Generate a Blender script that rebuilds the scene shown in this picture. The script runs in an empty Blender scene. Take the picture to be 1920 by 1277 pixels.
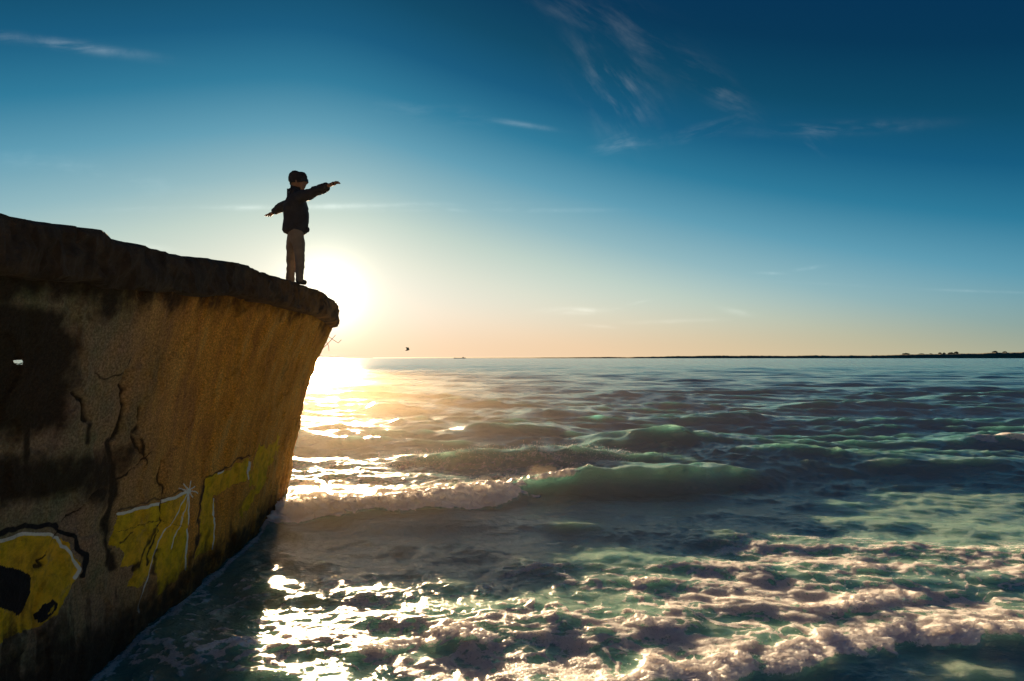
import bpy, bmesh, math, random
import numpy as np
from mathutils import Vector, Matrix

S = bpy.context.scene
COL = S.collection
# ------------------------------------------------------------------ camera
CAM_H = 2.2
cam_d = bpy.data.cameras.new('camera')
cam = bpy.data.objects.new('camera', cam_d)
COL.objects.link(cam)
cam_d.lens = 20.0
cam_d.sensor_width = 36.0
cam_d.clip_start = 0.05
cam_d.clip_end = 20000.0
cam.location = (0, 0, CAM_H)
PITCH = math.atan(32.5 / 1067)
cam.rotation_euler = (math.radians(90) + PITCH, 0, 0)
S.camera = cam
# ------------------------------------------------------------------ sun and sky
SUN_AZ = math.atan(-0.328)                  # left of the view
SUN_EL = math.radians(5.9)
SUN_DIR = Vector((math.sin(SUN_AZ) * math.cos(SUN_EL), math.cos(SUN_AZ) * math.cos(SUN_EL), math.sin(SUN_EL)))
sun_d = bpy.data.lights.new('sun', 'SUN')
sun_d.energy = 5.0
sun_d.angle = math.radians(0.6)
sun_d.color = (1.0, 0.69, 0.40)
sun = bpy.data.objects.new('sun', sun_d)
COL.objects.link(sun)
sun.rotation_euler = SUN_DIR.to_track_quat('Z', 'Y').to_euler()
sun.location = (0, 0, 20)

S.view_settings.view_transform = 'Standard'
S.view_settings.look = 'None'
S.view_settings.gamma = 1.0
EXPO = 2.4                                  # exposed for the shaded wall and water
S.view_settings.exposure = EXPO
SKY_K = 2.0 ** -EXPO
S.view_settings.use_curve_mapping = False
S.cycles.use_denoising = True
S.cycles.max_bounces = 6
S.cycles.sample_clamp_indirect = 6.0


class NT:
    """small helper to write node trees as expressions"""
    def __init__(s, tree):
        s.t = tree
        s.n = tree.nodes
        s.l = tree.links

    def node(s, typ, **kw):
        nd = s.n.new(typ)
        for k, v in kw.items():
            setattr(nd, k, v)
        return nd

    def put(s, sock, v):
        if isinstance(v, bpy.types.NodeSocket):
            s.l.new(v, sock)
        elif v is not None:
            if isinstance(v, (tuple, list)) and len(v) == 3 and sock.type == 'RGBA':
                v = (*v, 1)
            sock.default_value = v

    def m(s, op, a, b=None, c=None, clamp=False):
        nd = s.node('ShaderNodeMath', operation=op, use_clamp=clamp)
        for i, v in enumerate((a, b, c)):
            if v is not None:
                s.put(nd.inputs[i], v)
        return nd.outputs[0]

    def vm(s, op, a, b=None, out=0):
        nd = s.node('ShaderNodeVectorMath', operation=op)
        s.put(nd.inputs[0], a)
        if b is not None:
            if op == 'SCALE':
                s.put(nd.inputs['Scale'], b)
            else:
                s.put(nd.inputs[1], b)
        return nd.outputs[out]

    def mix(s, f, a, b, mode='MIX'):
        nd = s.node('ShaderNodeMix', data_type='RGBA', blend_type=mode)
        s.put(nd.inputs[0], f)
        s.put(nd.inputs[6], a)
        s.put(nd.inputs[7], b)
        return nd.outputs[2]

    def ramp(s, f, stops, interp='LINEAR'):
        nd = s.node('ShaderNodeValToRGB')
        cr = nd.color_ramp
        cr.interpolation = interp
        while len(cr.elements) < len(stops):
            cr.elements.new(0.5)
        for e, (p, c) in zip(cr.elements, stops):
            e.position = p
            e.color = (*c, 1) if isinstance(c, (tuple, list)) else (c, c, c, 1)
        s.put(nd.inputs[0], f)
        return nd.outputs[0]

    def noise(s, vec, scale, detail=4, rough=0.55, out=0, dist=0.0):
        nd = s.node('ShaderNodeTexNoise')
        s.put(nd.inputs['Vector'], vec)
        nd.inputs['Scale'].default_value = scale
        nd.inputs['Detail'].default_value = detail
        nd.inputs['Roughness'].default_value = rough
        nd.inputs['Distortion'].default_value = dist
        return nd.outputs[out]

    def smooth(s, v, a, b, lo=0.0, hi=1.0):
        nd = s.node('ShaderNodeMapRange', interpolation_type='SMOOTHSTEP')
        for i, x in enumerate((v, a, b, lo, hi)):
            s.put(nd.inputs[i], x)
        return nd.outputs[0]

    def attr(s, name):
        nd = s.node('ShaderNodeAttribute', attribute_name=name)
        return nd.outputs['Fac']


def build_world():
    w = bpy.data.worlds.new('World')
    S.world = w
    w.use_nodes = True
    t = NT(w.node_tree)
    bg = t.n['Background']
    sky = t.node('ShaderNodeTexSky', sky_type='NISHITA', sun_disc=False)
    sky.sun_elevation = SUN_EL
    sky.sun_rotation = SUN_AZ
    sky.dust_density = 1.5
    sky.air_density = 1.0
    sky.ozone_density = 2.0
    STR = 0.10
    tc = t.node('ShaderNodeTexCoord')
    d = t.vm('NORMALIZE', tc.outputs['Generated'])
    sx = t.node('ShaderNodeSeparateXYZ')
    t.l.new(d, sx.inputs[0])
    X, Y, Z = sx.outputs
    el = t.m('MAXIMUM', t.m('MULTIPLY', t.m('ARCSINE', Z), 57.2958), 0.0)
    ca, sa = math.cos(SUN_AZ), math.sin(SUN_AZ)
    xr = t.m('SUBTRACT', t.m('MULTIPLY', X, ca), t.m('MULTIPLY', Y, sa))
    yr = t.m('ADD', t.m('MULTIPLY', X, sa), t.m('MULTIPLY', Y, ca))
    da = t.m('MULTIPLY', t.m('ARCTAN2', xr, yr), 57.2958)
    ad = t.m('SUBTRACT', t.m('SQRT', t.m('MULTIPLY_ADD', da, da, 64.0)), 8.0)
    side = t.m('MULTIPLY', ad, t.m('ADD', t.smooth(da, -25.0, 25.0, .35, .28), 0.0))
    side = t.m('MINIMUM', t.m('ADD', side, 2.9), 20.5)
    tt = t.m('ADD', el, side)

    def srgb(*c):
        return tuple(((v / 255 + .055) / 1.055) ** 2.4 if v > 10 else v / 255 / 12.92 for v in c)
    stops = [(0, (255, 254, 246)), (4, (254, 249, 238)), (9, (243, 238, 222)), (13, (220, 225, 210)), (16.5, (190, 209, 200)), (20, (145, 184, 192)),
             (24, (94, 156, 179)), (28, (44, 122, 154)), (32, (18, 91, 127)), (36, (8, 72, 102)), (40.5, (2, 54, 86)), (48, (1, 44, 80)), (60, (2, 40, 76)), (90, (3, 38, 72))]
    base = t.ramp(t.m('DIVIDE', tt, 90.0), [(p / 90, srgb(*c)) for p, c in stops])
    # peach tint of the lowest air
    q = t.m('DIVIDE', el, 4.2)
    belt = t.m('POWER', 2.718, t.m('MULTIPLY', t.m('MULTIPLY', q, q), -1.0))
    c = t.mix(belt, base, t.vm('MULTIPLY', base, (.95, .72, .54)))
    c = t.vm('ADD', c, t.vm('SCALE', sky.outputs[0], STR * .02))
    # aureole round the sun
    cosd = t.vm('DOT_PRODUCT', d, tuple(SUN_DIR), out=1)
    cp = t.m('MAXIMUM', cosd, 0.0)
    for n, col, k in ((110, (1.0, .90, .70), .20), (700, (1.0, .88, .62), 1.3)):
        c = t.vm('ADD', c, t.vm('SCALE', col, t.m('MULTIPLY', t.m('POWER', cp, n), k)))
    # thin cirrus, laid out on a flat layer of air in front
    yy = t.m('MAXIMUM', Y, 0.05)
    u = t.m('DIVIDE', X, yy)
    v = t.m('DIVIDE', Z, yy)
    cx = t.node('ShaderNodeCombineXYZ')
    t.put(cx.inputs[0], u)
    t.put(cx.inputs[1], v)
    P = cx.outputs[0]
    wisp = None
    # px, py, half length, half width, angle (deg), strength, noise stretch
    W = [(1160, 160, 120, 70, -62, .55, 3.0), (1185, 262, 62, 22, 12, 1.0, 3.5), (1310, 250, 110, 16, 14, .55, 5), (1350, 165, 90, 26, -38, .45, 4),
         (110, 84, 165, 12, -8, .6, 6), (985, 234, 62, 6, -9, .6, 6), (1590, 240, 150, 13, 3, .55, 5), (820, 215, 110, 22, -8, .3, 5),
         (560, 388, 330, 6, 1, 1.0, 8), (900, 394, 260, 5, 0, .4, 8), (1085, 583, 70, 7, 0, .9, 5), (1180, 573, 36, 4, 14, .9, 5),
         (1250, 603, 90, 5, 2, .5, 7), (1385, 586, 32, 6, -12, .7, 5), (1440, 512, 30, 3, -2, .8, 6), (1520, 503, 26, 4, 8, .8, 6),
         (1125, 612, 34, 4, -4, .6, 6), (1560, 533, 120, 3, -3, .35, 8), (1840, 546, 90, 3, -2, .45, 8), (140, 320, 260, 26, -12, .3, 5),
         (1140, 40, 180, 60, -30, .28, 3), (1540, 270, 30, 18, -30, .3, 3), (250, 460, 60, 6, -6, .7, 6)]
    fine = t.noise(P, 9.0, 5, 0.62)
    warp = t.vm('ADD', P, t.vm('SCALE', t.vm('SUBTRACT', t.noise(P, 3.0, 2, .5, out=1), (.5, .5, .5)), .10))
    cache = {}

    def strk(ang, hw):
        key = (-55 if ang < -50 else -32 if ang < -20 else 12 if ang > 10 else 0, hw > 15)
        if key not in cache:
            q = t.node('ShaderNodeMapping', vector_type='TEXTURE')
            t.put(q.inputs['Vector'], warp)
            q.inputs['Rotation'].default_value = (0, 0, math.radians(key[0]))
            q.inputs['Scale'].default_value = (3.2, .8, 1) if hw > 15 else (5.0, .7, 1)
            cache[key] = t.noise(q.outputs[0], 22.0, 4, .62)
        return cache[key]

    for (px, py, hl, hw, ang, st, sc) in W:
        a = math.radians(ang)
        cu, cv = (px - 960) / 1067, math.tan(math.atan((638.5 - py) / 1067) + PITCH)
        mp = t.node('ShaderNodeMapping', vector_type='TEXTURE')
        t.put(mp.inputs['Vector'], P)
        mp.inputs['Location'].default_value = (cu, cv, 0)
        mp.inputs['Rotation'].default_value = (0, 0, a)
        mp.inputs['Scale'].default_value = (hl / 1067, hw / 1067, 1)
        L = t.vm('LENGTH', mp.outputs[0], out=1)
        m = t.m('POWER', 2.718, t.m('MULTIPLY', t.m('MULTIPLY', L, L), -1.6))
        n = strk(ang, hw)
        k = t.m('MULTIPLY', m, t.smooth(n, .42 if hw > 15 else .34, .78 if hw > 15 else .62))
        k = t.m('MULTIPLY', k, t.m('MULTIPLY', t.smooth(fine, .25, .7), st))
        wisp = k if wisp is None else t.m('ADD', wisp, k)
    wisp = t.m('MULTIPLY', wisp, t.smooth(Y, .1, .3))
    wisp = t.m('MULTIPLY', wisp, 0.5, clamp=True)
    c = t.mix(wisp, c, t.vm('ADD', t.vm('SCALE', c, 1.0), (.55, .55, .52)))
    # below the horizon: dim sea-coloured
    t.put(bg.inputs[0], c)
    bg.inputs[1].default_value = SKY_K


build_world()


# ------------------------------------------------------------------ helpers
def tag(o, label=None, cat=None, group=None, kind=None):
    if label:
        o['label'] = label
    if cat:
        o['category'] = cat
    if group:
        o['group'] = group
    if kind:
        o['kind'] = kind
    return o


def empty(name, loc):
    o = bpy.data.objects.new(name, None)
    o.location = loc
    o.empty_display_size = 0.1
    COL.objects.link(o)
    return o


def mesh_obj(name, verts, faces, mat, parent=None, smooth=True, loc=None):
    me = bpy.data.meshes.new(name)
    if isinstance(faces, np.ndarray):
        verts = np.ascontiguousarray(verts, dtype=np.float32)
        me.vertices.add(len(verts))
        me.vertices.foreach_set('co', verts.ravel())
        n, k = faces.shape
        me.loops.add(n * k)
        me.loops.foreach_set('vertex_index', faces.astype(np.int32).ravel())
        me.polygons.add(n)
        me.polygons.foreach_set('loop_start', np.arange(0, n * k, k, dtype=np.int32))
        me.polygons.foreach_set('loop_total', np.full(n, k, dtype=np.int32))
        me.update(calc_edges=True)
    else:
        me.from_pydata([tuple(v) for v in verts], [], faces)
        me.update()
    me.polygons.foreach_set('use_smooth', np.full(len(me.polygons), smooth, dtype=bool))
    if mat:
        me.materials.append(mat)
    o = bpy.data.objects.new(name, me)
    COL.objects.link(o)
    if loc is not None:
        o.location = loc
    if parent:
        o.parent = parent
        # children are built in world coordinates
        o.location = o.location - parent.location
    return o


def set_attr(o, name, arr):
    a = o.data.attributes.new(name, 'FLOAT', 'POINT')
    a.data.foreach_set('value', np.ascontiguousarray(arr, dtype=np.float32).ravel())


def grid_faces(nr, nc, keep=None, wrap=False):
    i = np.arange(nr - 1)[:, None]
    if wrap:
        j = np.arange(nc)[None, :]
        j1 = (j + 1) % nc
    else:
        j = np.arange(nc - 1)[None, :]
        j1 = j + 1
    f = np.stack([i * nc + j, i * nc + j1, (i + 1) * nc + j1, (i + 1) * nc + j], -1).reshape(-1, 4)
    return f if keep is None else f[keep.ravel()]


RNG = np.random.RandomState(11)
PERM = RNG.permutation(4096).astype(np.int64)
GRAD = RNG.rand(4096).astype(np.float32) * 2 * np.pi
GX, GY = np.cos(GRAD), np.sin(GRAD)


def perlin(x, y, seed=0):
    xi = np.floor(x).astype(np.int64)
    yi = np.floor(y).astype(np.int64)
    fx = (x - xi).astype(np.float32)
    fy = (y - yi).astype(np.float32)
    u = fx * fx * fx * (fx * (fx * 6 - 15) + 10)
    v = fy * fy * fy * (fy * (fy * 6 - 15) + 10)

    def g(a, b, dx, dy):
        h = PERM[(PERM[(a + seed * 17) & 4095] + b + seed * 131) & 4095]
        return GX[h] * dx + GY[h] * dy
    n00 = g(xi, yi, fx, fy)
    n10 = g(xi + 1, yi, fx - 1, fy)
    n01 = g(xi, yi + 1, fx, fy - 1)
    n11 = g(xi + 1, yi + 1, fx - 1, fy - 1)
    a = n00 + u * (n10 - n00)
    b = n01 + u * (n11 - n01)
    return (a + v * (b - a)) * 1.5


def fbm(x, y, octv=4, seed=0, gain=0.5, lac=2.03):
    r, a = 0, 1.0
    for k in range(octv):
        r = r + a * perlin(x, y, seed + k * 7)
        x, y = x * lac + 13.1, y * lac + 7.7
        a *= gain
    return r


def billow(x, y, octv=3, seed=0, gain=0.5, lac=2.1):
    r, a = 0, 1.0
    for k in range(octv):
        r = r + a * np.abs(perlin(x, y, seed + k * 7))
        x, y = x * lac + 3.1, y * lac + 9.7
        a *= gain
    return r


def sst(x, a, b):
    t = np.clip((x - a) / (b - a), 0, 1)
    return t * t * (3 - 2 * t)


def to_px(x, y, z):
    """photograph pixel (1920 x 1277) of a world point, numpy"""
    c, s = math.cos(PITCH), math.sin(PITCH)
    zz = z - CAM_H
    dep = np.maximum(y * c + zz * s, 0.05)
    up = -y * s + zz * c
    return 960 + 1066.67 * x / dep, 638.5 - 1066.67 * up / dep


def principled(name, col, rough=0.8, **kw):
    m = bpy.data.materials.new(name)
    m.use_nodes = True
    t = NT(m.node_tree)
    b = t.n['Principled BSDF']
    b.inputs['Base Color'].default_value = (*col, 1)
    b.inputs['Roughness'].default_value = rough
    for k, v in kw.items():
        b.inputs[k].default_value = v
    return m, t, b


def noisy(name, col, rough, scale, amt, bump=0.0, bscale=None, **kw):
    m, t, b = principled(name, col, rough, **kw)
    tc = t.node('ShaderNodeTexCoord').outputs['Object']
    n = t.noise(tc, scale, 6, 0.6)
    lo = tuple(c * (1 - amt) for c in col)
    hi = tuple(min(1, c * (1 + amt)) for c in col)
    t.put(b.inputs['Base Color'], t.ramp(n, [(.3, lo), (.7, hi)]))
    if bump:
        bn = t.node('ShaderNodeBump')
        bn.inputs['Strength'].default_value = 1.0
        bn.inputs['Distance'].default_value = bump
        t.put(bn.inputs['Height'], t.noise(tc, bscale or scale, 6, 0.65))
        t.put(b.inputs['Normal'], bn.outputs[0])
    return m


# ------------------------------------------------------------------ materials
def sea_material():
    m, t, b = principled('sea_water', (.008, .075, .07), .06)
    geo = t.node('ShaderNodeNewGeometry')
    P = geo.outputs['Position']
    foam = t.attr('foam')
    far = t.attr('far')
    # fine breakup of the foam edge and its bubbles
    n1 = t.noise(P, 19.0, 6, .68)
    n2 = t.noise(P, 70.0, 3, .6)
    f = t.m('ADD', foam, t.m('MULTIPLY', t.m('SUBTRACT', n1, .5), 1.05))
    f = t.m('ADD', f, t.m('MULTIPLY', t.m('SUBTRACT', n2, .5), .8))
    ff = t.smooth(f, .38, .72)
    mp = t.node('ShaderNodeMapping')
    t.put(mp.inputs['Vector'], P)
    mp.inputs['Scale'].default_value = (.6, 1.2, 1.0)
    r1 = t.noise(mp.outputs[0], 14.0, 5, .6)
    r2 = t.noise(mp.outputs[0], 2.6, 5, .62)
    r3 = t.noise(mp.outputs[0], .55, 5, .62)
    h = t.m('ADD', t.m('ADD', t.m('MULTIPLY', r1, .020), t.m('MULTIPLY', t.noise(mp.outputs[0], 48.0, 3, .6), t.m('MULTIPLY_ADD', far, -.007, .007))), t.m('MULTIPLY', r2, t.m('MULTIPLY_ADD', far, .05, .035)))
    h = t.m('ADD', h, t.m('MULTIPLY', r3, t.m('MULTIPLY', far, .26)))
    bn = t.node('ShaderNodeBump')
    bn.inputs['Strength'].default_value = 1.0
    bn.inputs['Distance'].default_value = 1.0
    t.put(bn.inputs['Height'], h)
    t.put(b.inputs['Normal'], bn.outputs[0])
    t.put(b.inputs['Roughness'], t.m('MULTIPLY_ADD', far, .04, .12))
    b.inputs['IOR'].default_value = 1.62
    # silt and depth: greener over the shallows, bluer far out
    silt = t.attr('silt')
    wc = t.mix(silt, (.080, .25, .26), (.20, .32, .25))
    t.put(b.inputs['Base Color'], wc)
    b.subsurface_method = 'BURLEY'
    b.inputs['Subsurface Weight'].default_value = 1.0
    b.inputs['Subsurface Radius'].default_value = (.26, .40, .38)
    b.inputs['Subsurface Scale'].default_value = .8
    # foam shader
    fb = t.node('ShaderNodeBsdfPrincipled')
    fb.inputs['Base Color'].default_value = (.95, .945, .93, 1)
    fb.inputs['Roughness'].default_value = .42
    fb.inputs['Specular IOR Level'].default_value = .35
    fb.subsurface_method = 'BURLEY'
    fb.inputs['Subsurface Weight'].default_value = 1.0
    fb.inputs['Subsurface Radius'].default_value = (.11, .10, .09)
    fb.inputs['Subsurface Scale'].default_value = 1.0
    bf = t.node('ShaderNodeBump')
    bf.inputs['Strength'].default_value = 1.0
    bf.inputs['Distance'].default_value = .010
    vor = t.node('ShaderNodeTexVoronoi', feature='SMOOTH_F1')
    t.put(vor.inputs['Vector'], t.vm('ADD', P, t.vm('SCALE', t.noise(P, 20, 2, .5, out=1), .04)))
    vor.inputs['Scale'].default_value = 42.0
    t.put(bf.inputs['Height'], t.m('ADD', t.m('MULTIPLY', vor.outputs[0], -.8), t.m('MULTIPLY', n1, 1.2)))
    t.put(fb.inputs['Normal'], bf.outputs[0])
    tr = t.node('ShaderNodeBsdfTranslucent')
    tr.inputs[0].default_value = (.8, .76, .7, 1)
    t.put(tr.inputs['Normal'], bf.outputs[0])
    mx0 = t.node('ShaderNodeMixShader')
    mx0.inputs[0].default_value = .38
    t.l.new(fb.outputs[0], mx0.inputs[1])
    t.l.new(tr.outputs[0], mx0.inputs[2])
    mx = t.node('ShaderNodeMixShader')
    t.put(mx.inputs[0], ff)
    t.l.new(b.outputs[0], mx.inputs[1])
    t.l.new(mx0.outputs[0], mx.inputs[2])
    t.l.new(mx.outputs[0], t.n['Material Output'].inputs[0])
    return m


def wall_material():
    m, t, b = principled('weathered_concrete', (.4, .25, .12), .92)
    b.inputs['Specular IOR Level'].default_value = .2
    geo = t.node('ShaderNodeNewGeometry')
    P = geo.outputs['Position']
    mp = t.node('ShaderNodeMapping')
    t.put(mp.inputs['Vector'], P)
    mp.inputs['Scale'].default_value = (1.0, 1.0, .18)
    runs = t.noise(mp.outputs[0], 5.0, 6, .62)
    grit = t.noise(P, 60.0, 5, .75)
    patch = t.noise(P, 2.2, 6, .6)
    pebb = t.node('ShaderNodeTexVoronoi', feature='F1')
    t.put(pebb.inputs['Vector'], P)
    pebb.inputs['Scale'].default_value = 55.0
    glow_tint = t.attr('glow_tint')
    stain_fade = t.attr('stain_fade')
    yel = t.attr('yellow')
    wht = t.attr('white')
    blk = t.attr('black')
    # bare concrete: grey-brown with lichen green and pink-brown aggregate
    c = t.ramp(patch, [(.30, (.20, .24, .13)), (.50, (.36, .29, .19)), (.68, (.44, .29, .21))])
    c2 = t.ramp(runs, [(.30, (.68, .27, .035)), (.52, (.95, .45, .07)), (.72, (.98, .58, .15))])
    rf = t.m('ADD', glow_tint, t.m('MULTIPLY', t.m('SUBTRACT', runs, .5), .8), clamp=True)  # orange tone carries the flare glow painted into the concrete
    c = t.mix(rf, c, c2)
    c = t.mix(t.smooth(grit, .35, .75), t.vm('SCALE', c, .45), t.vm('SCALE', c, 1.30))
    c = t.mix(t.m('MULTIPLY', t.smooth(runs, .58, .72), .35), c, t.vm('SCALE', c, .4))
    ye = t.m('MULTIPLY', t.smooth(t.m('ADD', yel, t.m('MULTIPLY', t.m('SUBTRACT', grit, .5), .5)), .35, .6), t.smooth(t.noise(P, 6.0, 6, .7), .28, .46, .45, .95))
    c = t.mix(ye, c, t.vm('SCALE', t.mix(t.smooth(patch, .35, .65), (.84, .62, .02), (.96, .58, .04)), t.smooth(t.noise(P, 11.0, 6, .7), .3, .62, .55, 1.0)))
    bf = t.smooth(t.m('ADD', blk, t.m('MULTIPLY', t.m('SUBTRACT', grit, .5), .4)), .35, .65)
    c = t.mix(bf, c, (.012, .014, .02))
    wf = t.smooth(t.m('ADD', wht, t.m('MULTIPLY', t.m('SUBTRACT', grit, .5), .3)), .3, .6)
    c = t.mix(wf, c, (.80, .84, .80))
    fine_ = t.noise(P, 9.0, 6, .65)
    sf = t.m('ADD', stain_fade, t.m('MULTIPLY', t.m('SUBTRACT', patch, .5), .6))
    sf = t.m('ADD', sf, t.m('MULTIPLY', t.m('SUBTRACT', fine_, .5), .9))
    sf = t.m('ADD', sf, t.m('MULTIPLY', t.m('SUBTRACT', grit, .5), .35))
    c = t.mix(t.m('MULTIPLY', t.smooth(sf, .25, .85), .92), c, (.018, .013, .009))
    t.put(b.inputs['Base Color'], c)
    bn = t.node('ShaderNodeBump')
    bn.inputs['Strength'].default_value = 1.0
    bn.inputs['Distance'].default_value = .03
    t.put(bn.inputs['Height'], t.m('ADD', t.m('MULTIPLY', grit, .7), t.m('ADD', t.m('MULTIPLY', pebb.outputs[0], .5), t.m('MULTIPLY', runs, .8))))
    t.put(b.inputs['Normal'], bn.outputs[0])
    return m


M_SEA = sea_material()
M_WALL = wall_material()
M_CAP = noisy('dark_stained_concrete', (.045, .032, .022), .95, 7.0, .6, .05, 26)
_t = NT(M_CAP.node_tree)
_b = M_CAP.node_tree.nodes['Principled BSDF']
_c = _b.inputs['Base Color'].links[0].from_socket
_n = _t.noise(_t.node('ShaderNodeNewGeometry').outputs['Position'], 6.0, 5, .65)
_t.put(_b.inputs['Base Color'], _t.mix(_t.m('MULTIPLY', _t.attr('glow_tint'), _t.smooth(_n, .3, .6)), _c, (.30, .15, .045)))
M_SAND = noisy('shore_sand', (.46, .36, .24), .8, 3.0, .25, .01, 30)
M_LAND = noisy('far_scrubland', (.12, .14, .085), 1.0, .02, .4)
M_LEAF = noisy('far_foliage', (.03, .045, .02), 1.0, .3, .4)
M_BARK = noisy('bark', (.06, .045, .03), .9, 3.0, .3)
M_JACKET = noisy('dark_jacket_cloth', (.020, .020, .026), .85, 9, .4, .008, 25)
M_TROUSER = noisy('grey_brown_trouser_cloth', (.17, .135, .10), .9, 9, .25, .006, 22)
M_HAT = noisy('dark_knit', (.018, .017, .02), .95, 40, .4, .006, 60)
M_SKIN = noisy('skin', (.20, .11, .07), .6, 8, .1)
M_SHOE = noisy('dark_shoe', (.03, .028, .026), .7, 12, .3)
M_LENS = principled('dark_lens', (.01, .01, .012), .5)[0]
M_HAIR = noisy('brown_hair', (.06, .035, .02), .7, 30, .3)
M_RUST = noisy('rusty_iron', (.20, .085, .03), .8, 30, .4, .002, 60)
M_SHIP = noisy('ship_paint', (.07, .06, .055), .7, .2, .3)
M_BIRD = noisy('bird_feathers', (.12, .11, .10), .8, 8, .3)
M_DROP = principled('spray_drop', (.9, .9, .88), .15, IOR=1.33)[0]


# ------------------------------------------------------------------ sea
def row_positions():
    ys = np.geomspace(1.3, 5200, 20000)
    dens = np.where(ys > 3.3, 1252 / ys ** 2 * 1.75, 30.0) + 60.0 / ys * np.clip((ys - 3) / 4, .05, 1)
    dens *= np.where(ys > 900, .35, 1)
    cum = np.concatenate([[0], np.cumsum(.5 * (dens[1:] + dens[:-1]) * np.diff(ys))])
    n = int(cum[-1])
    return np.interp(np.linspace(0, cum[-1], n), cum, ys)


def hump(x, y, pts, wf, wb, p=2.0):
    pts = np.array(pts, dtype=np.float64)
    yc = np.interp(x, pts[:, 0], pts[:, 1])
    h = np.interp(x, pts[:, 0], pts[:, 2], left=0, right=0)
    yc = yc + .12 * perlin(x * 1.3 + 5, y * 0 + 2.5, 3)
    h = h * (1 + .25 * perlin(x * 1.9 + 1, y * 0 + 8.5, 4))
    d = y - yc
    w = np.where(d < 0, wf, wb)
    s = np.exp(-np.abs(d / w) ** p)
    return h * s, s, d


BREAK = [(-3.9, 8.0, .0), (-3.4, 8.1, .12), (-2.0, 8.35, .15), (-.9, 8.6, .21), (-.3, 9.0, .23), (.4, 9.55, .24), (1.3, 9.9, .34),
         (2.7, 10.15, .40), (3.5, 10.4, .30), (4.6, 10.8, .12), (6.2, 11.3, .0)]
SHORE_X = [-3.3, -1.5, .0, .73, 2.0, 2.9, 3.9, 5.5, 9.0]
SHORE_Y = [3.5, 3.55, 3.7, 3.87, 4.1, 4.32, 4.42, 4.5, 4.6]


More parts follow.
